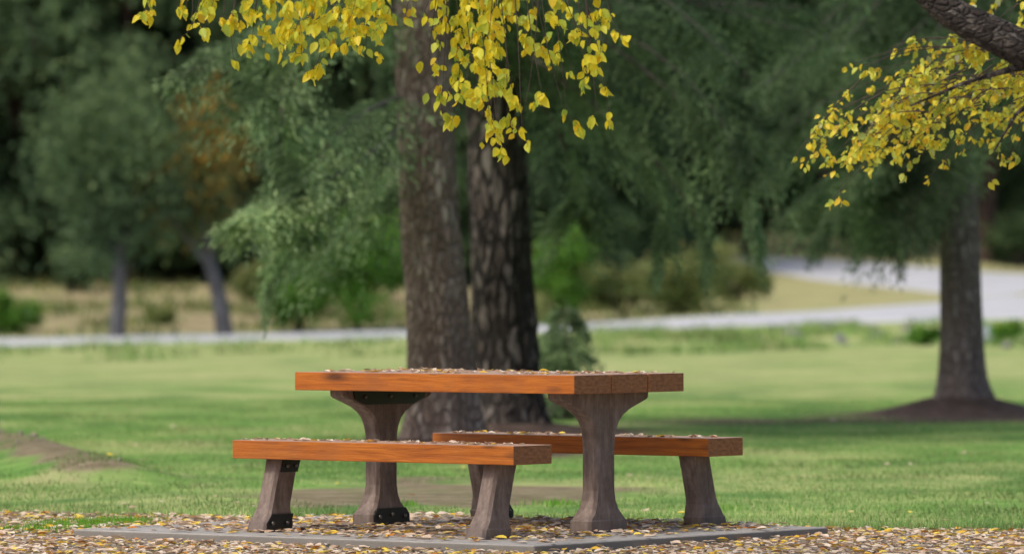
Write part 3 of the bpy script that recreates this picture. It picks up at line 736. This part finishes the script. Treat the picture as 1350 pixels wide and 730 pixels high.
# rough vegetation and rocks on the bank this side of the road
pts = []
for _ in range(16000):
    px = rng.uniform(760, 1500) if rng.random() < .75 else rng.uniform(-150, 760); d = rng.uniform(88, 111.5); x = (px - 675) / F * d
    if mn.noise(Vector((x * .6, d * .25, 7))) < 0.02: continue
    pts.append((x, d, hgt(x, d)))
grass('weeds', pts, .06, .22, .04, M['grass'], 'rough weeds on the bank below the road')
pts = []
for _ in range(9000):
    px = rng.uniform(-200, 1000); d = rng.uniform(124, 152); x = (px - 675) / F * d
    if mn.noise(Vector((x * .4, d * .2, 1))) < 0.0: continue
    pts.append((x, d, hgt(x, d)))
grass('undergrowth', pts, .1, .4, .08, M['olive'], 'low undergrowth on the bank beyond the road')
def rock(px, py, w, h, m, label, group=None, d0=60, d1=112):
    b = gpt(px, py, d0, d1) if d0 else gpt(px, py)
    bm = bmesh.new(); bmesh.ops.create_icosphere(bm, subdivisions=3, radius=1)
    for q in bm.verts:
        k = 1 + .28 * mn.noise(q.co * 1.3 + Vector((px, 0, 0))) + .1 * mn.noise(q.co * 4)
        q.co = Vector((q.co.x * w * k, q.co.y * w * .8 * k, q.co.z * h * k))
    o = fin(bm, 'rock', m, None); o.location = b + Vector((0, 0, h * .45)); tag(o, label, 'rock', group)
    return o
rock(1304, 452, .13, .20, M['stone_b'], 'pale blue grey rock beside the right trunk near the road')
G_ = 'small pale rocks on the bank below the road'
for i in range(26):
    rock(fr.uniform(1000, 1230), fr.uniform(431, 456), fr.uniform(.04, .12), fr.uniform(.03, .09), M['stone'], 'small pale rock on the grassy bank left of the right trunk', G_)
for i in range(8):
    rock(fr.uniform(1325, 1370), fr.uniform(434, 462), fr.uniform(.05, .12), fr.uniform(.04, .09), M['stone'], 'small pale rock on the bank at the right edge', G_ + ' at the right')
M['stone_p'] = plain('pale_stone', (.33, .28, .23), .9, 0, .4, 30)
for i in range(10):
    f = fr.random(); x = -3.75 + 1.2 * f + fr.uniform(-.15, .15); y = 42 - 6.4 * f + fr.uniform(-.3, .3); k = fr.uniform(.012, .03)
    bm = bmesh.new(); bmesh.ops.create_icosphere(bm, subdivisions=2, radius=k)
    for q in bm.verts: q.co *= 1 + .35 * mn.noise(q.co / k * 1.2 + Vector((i, 0, 0)))
    o = fin(bm, 'rock', M['stone_p'], None); o.location = gz(x, y) + Vector((0, 0, k * .3))
    tag(o, 'small pale stone on the bare earth ridge at the left', 'rock', 'stones on the bare ridge')

# ------------------------------------------------------------------ yellow leaved trees in the foreground
def yellow_tree(name, label, trunk, limbs, strands, m, lsize, up=0.0, extra=()):
    base = trunk[0][0]
    root = empty(name, base); tag(root, label, 'tree')
    sh = lambda P: [(p - base, r) for p, r in P]
    tubes('trunk', [sh(trunk)], M['barkY'], root, 28, ridge=.05, fur=12, seed=2)
    for l in limbs: tubes('branch', [sh(l)], M['barkY'], root, 40, ridge=.07, fur=9, seed=5, rows=90)
    tw = []; P = []; D = []; N = []; S = []
    for st in strands:
        pts, nl, spread = st
        w = [pt(*q) for q in pts]
        sag = []
        m_ = 10
        for i in range(m_):
            f = i / (m_ - 1) * (len(w) - 1); a = min(int(f), len(w) - 2); p = w[a].lerp(w[a + 1], f - a)
            sag.append(p + Vector((random.gauss(0, .016), random.gauss(0, .03), random.gauss(0, .012))) * (1 if i else 0))
        tw.append([(p - base, .0026 * (1 - i / m_) + .0008) for i, p in enumerate(sag)])
        # side twiglets
        nt_ = max(2, nl // 5)
        for _ in range(nt_):
            f = (rng.uniform(0, 1) ** .7 if _ else .999) * (m_ - 1); a = min(int(f), m_ - 2); p = sag[a].lerp(sag[a + 1], f - a)
            dirp = (sag[a + 1] - sag[a]).normalized()
            off = Vector((rng.normal(0, 1), rng.normal(0, 1), rng.normal(-.5 + up, .6))).normalized() * spread * rng.uniform(.4, 1.2) + dirp * spread * .6
            e = p + off; tw.append([(p - base, .0011), (p.lerp(e, .5) + Vector((0, 0, .008)) - base, .0009), (e - base, .0006)])
            for _k in range(rng.integers(3, 7)):
                g = rng.uniform(.15, 1.05); q = p.lerp(e, g) + Vector(rng.normal(0, .007, 3))
                P.append(q - base); D.append((rng.normal(0, .5) + off.x * 2, rng.normal(0, .6), -1 + up * rng.uniform(0, 2.2)))
                N.append((rng.normal(0, 1.0), -1, rng.normal(0, .8))); 
    n = len(P); Lh = lsize * rng.uniform(.5, 1.2, n); Wd = Lh * rng.uniform(.55, .74, n)
    T = rng.beta(2.4, 1.9, n)
    Pn = np.array([list(q) for q in P])
    tubes('twigs', tw, M['twig'], root, 4, rows=6)
    link('foliage', oval_leaves('foliage', Pn, np.array(D), np.array(N), Lh, Wd, T, .18, .06), m, root)
    print(name, n, 'leaves')
    return root
yr = random.Random(3)
YD = 24.9
st = []
def S_(x0, x1, y1, n, y0=-60, mid=None, spread=.05):
    d = YD + yr.uniform(-.35, .35)
    p = [(x0, y0, d)]
    if mid: p.append((*mid, d))
    else: p.append(((x0 * .35 + x1 * .65), (y0 + y1) * .5, d))
    p.append((x1, y1, d)); st.append((p, n, spread))
S_(225, 195, 22, 22); S_(215, 205, 12, 18); S_(250, 238, 12, 18); S_(262, 250, 30, 14); S_(300, 280, 12, 20); S_(330, 310, 20, 22); S_(395, 385, 12, 26); S_(440, 425, 15, 26); S_(480, 470, 12, 26); S_(275, 235, 48, 12, mid=(262, 20)); S_(275, 268, 30, 12); S_(290, 268, 5, 14)
S_(320, 305, 78, 5, spread=.03); S_(300, 288, 28, 14); S_(340, 318, 15, 16)
for x1, y1, n in ((335, 45, 26), (350, 30, 20), (360, 20, 20), (375, 35, 26), (395, 52, 30), (400, 70, 10), (410, 25, 26), (425, 92, 18), (430, 50, 22), (447, 30, 24), (455, 50, 22), (470, 30, 24), (482, 58, 22), (490, 30, 20), (500, 12, 16), (515, 22, 12), (540, 8, 12), (560, 15, 8)):
    S_(x1 + yr.uniform(5, 35), x1, y1, int(n * 2.2), spread=.07)
for x1, y1, n in ((578, 78, 20), (566, 70, 5), (590, 60, 14), (598, 145, 34), (588, 150, 16), (612, 70, 26), (622, 100, 28), (615, 25, 20), (640, 60, 32), (632, 120, 40), (640, 150, 44), (648, 175, 34), (655, 198, 18), (625, 140, 30), (656, 90, 26), (670, 20, 24), (660, 40, 22), (690, 60, 10), (675, 120, 18), (668, 150, 12), (690, 180, 16), (700, 150, 10)):
    S_(x1 + yr.uniform(-25, 20), x1, y1, int(n * 1.6), spread=.06)
for x1, y1, n in ((745, 15, 16), (735, 5, 12), (712, 60, 12), (728, 62, 14), (742, 82, 16), (755, 48, 8), (770, 100, 12), (768, 78, 8), (748, 150, 12), (738, 140, 8), (715, 128, 6), (788, 150, 14), (802, 142, 10), (800, 20, 8), (795, 50, 14), (808, 40, 10), (785, 30, 6), (775, 70, 6)):
    S_(x1 + yr.uniform(-50, -5), x1, y1, int(n * 1.5), spread=.05)
tx = Vector((-3.7, 23.4, GZ))
lt = [(tx - Vector((0, 0, .1)), .13), (tx + Vector((.05, 0, 1.5)), .1), (tx + Vector((.2, 0, 3.4)), .075), (tx + Vector((.3, 0, 6)), .02)]
limbL = [(tx + Vector((.15, 0, 2.4)), .06), (Vector((-2.4, 23.7, 3.0)), .045), (Vector((-1.0, 24, 3.02)), .032), (Vector((.1, 24, 2.85)), .022), (Vector((.5, 24, 2.7)), .01)]
for i in range(60):                                 # crown above and beside the frame
    x = yr.uniform(-5.0, .4); d = yr.uniform(22.6, 25.2); z = yr.uniform(3.1, 5.2); y_ = HOR - (z - H) * F / d
    px = 675 + F * x / d
    st.append(([(px, y_ - 60, d), (px + yr.uniform(-30, 30), y_ - 20, d), (px + yr.uniform(-40, 40), y_ + 60, d)], 40, .16))
yellow_tree('birch_tree', 'yellow leaved tree with thin twigs hanging into view above the table', lt, [limbL], st, M['yel'], .052)

st = []
RDp = 23.7
def S2(x0, y0, x1, y1, n, spread=.045, sg=18):
    d = RDp + yr.uniform(.12, .9); st.append(([(x0, y0, d), ((x0 + x1) / 2, (y0 + y1) / 2 - sg, d), (x1, y1, d)], n, spread))
for x1, y1, n in ((1052, 208, 40), (1062, 212, 26), (1080, 205, 34), (1098, 262, 10), (1100, 245, 16), (1095, 210, 34), (1120, 205, 36), (1110, 225, 16), (1128, 82, 6), (1142, 85, 14), (1090, 148, 12), (1105, 150, 10), (1122, 120, 14),
                  (1130, 165, 26), (1140, 195, 36), (1150, 225, 14), (1155, 180, 36), (1165, 90, 22), (1160, 140, 26), (1175, 60, 4), (1180, 205, 34), (1185, 150, 34), (1200, 232, 22), (1205, 190, 40), (1215, 120, 26), (1222, 60, 22), (1235, 232, 24), (1240, 190, 38), (1210, 160, 40), (1250, 150, 30), (1260, 110, 30), (1280, 130, 30), (1275, 180, 26), (1300, 100, 26), (1320, 110, 22), (1330, 150, 12), (1345, 90, 20), (1340, 170, 10),
                  (1312, 200, 10), (1325, 215, 10), (1345, 205, 14), (1312, 240, 8), (1250, 60, 14), (1240, 85, 20)):
    S2(min(1390, x1 + yr.uniform(90, 170)), max(58, min(y1 - 20, yr.uniform(75, 130))), x1, y1, int(n * 1.5))
for i in range(46):
    x1 = yr.uniform(1120, 1350); y1 = yr.uniform(max(80, 190 - (x1 - 1120) * 1.1), 215 - abs(x1 - 1210) * .12)
    S2(x1 + yr.uniform(40, 100), max(58, y1 - yr.uniform(20, 60)), x1, y1, 30)
for x1, y1 in ((1305, 25), (1318, 32), (1330, 20), (1345, 30), (1352, 10), (1340, 45), (1282, 5), (1310, 5)):
    S2(x1 + 40, y1 - 25, x1, y1, 18)
for i in range(50):
    x = yr.uniform(1.2, 5.0); d = yr.uniform(22.3, 25); z = yr.uniform(2.85, 4.8); y_ = HOR - (z - H) * F / d; px = 675 + F * x / d
    st.append(([(px, y_ - 50, d), (px, y_ - 10, d), (px + yr.uniform(-40, 40), y_ + 50, d)], 36, .15))
t2 = Vector((3.05, 24.0, GZ))
rt = [(t2 - Vector((0, 0, .1)), .2), (t2 + Vector((-.05, 0, 1.2)), .16), (t2 + Vector((.1, 0, 3)), .1), (t2 + Vector((.2, 0, 5)), .03)]
B_ = lambda px, py, r: (pt(px, py, RDp), r)
limbR = [(t2 + Vector((-.04, 0, 1.15)), .1), B_(1440, 118, .085), B_(1350, 66, .078), B_(1300, 42, .074), B_(1260, 22, .068), B_(1222, -8, .06), B_(1190, -40, .052), B_(1120, -90, .035), B_(1040, -150, .015)]
limbR2 = [B_(1395, 85, .04), B_(1360, 85, .02), B_(1320, 95, .013), B_(1270, 110, .008), B_(1200, 140, .004)]
limbR3 = [B_(1400, 90, .03), B_(1380, 120, .015), B_(1340, 150, .008), B_(1310, 200, .003)]
yellow_tree('birch_tree', 'yellow leaved tree with a thick mottled branch crossing the upper right corner', rt, [limbR, limbR2, limbR3], st, M['yel2'], .037, up=.35)

# ------------------------------------------------------------------ light, sky, camera
w = bpy.data.worlds.new('World'); scene.world = w; w.use_nodes = True
nt = w.node_tree; bg = nt.nodes['Background']
sky = nt.nodes.new('ShaderNodeTexSky'); sky.sky_type = 'NISHITA'; sky.sun_disc = False
sdir = Vector((-.50, -.42, .80)).normalized()
sky.sun_elevation = math.asin(sdir.z); sky.sun_rotation = math.atan2(sdir.x, sdir.y) % (2 * math.pi)
sky.air_density = 1.0; sky.dust_density = 4.0; sky.ozone_density = 1
nt.links.new(sky.outputs[0], bg.inputs[0]); bg.inputs[1].default_value = .15
ld = bpy.data.lights.new('sun', 'SUN'); ld.energy = 2.3; ld.angle = R(12); ld.color = (1, .94, .84)
lo = bpy.data.objects.new('sun', ld); COL.objects.link(lo); lo.rotation_euler = sdir.to_track_quat('Z', 'Y').to_euler(); lo.location = (-20, -20, 30)
cd = bpy.data.cameras.new('camera'); cam = bpy.data.objects.new('camera', cd); COL.objects.link(cam)
cam.location = (0, 0, H); cam.rotation_euler = (R(90) + math.atan(3 / F), 0, 0)
cd.lens = F / 1350 * 36; cd.sensor_width = 36; cd.clip_start = .1; cd.clip_end = 3000
cd.dof.use_dof = True; cd.dof.focus_distance = 26.9; cd.dof.aperture_fstop = 3.0; cd.dof.aperture_blades = 0
scene.camera = cam
scene.view_settings.view_transform = 'Standard'; scene.view_settings.look = 'None'; scene.view_settings.exposure = 0
scene.cycles.use_denoising = True; scene.cycles.max_bounces = 6
scene.cycles.transparent_max_bounces = 4
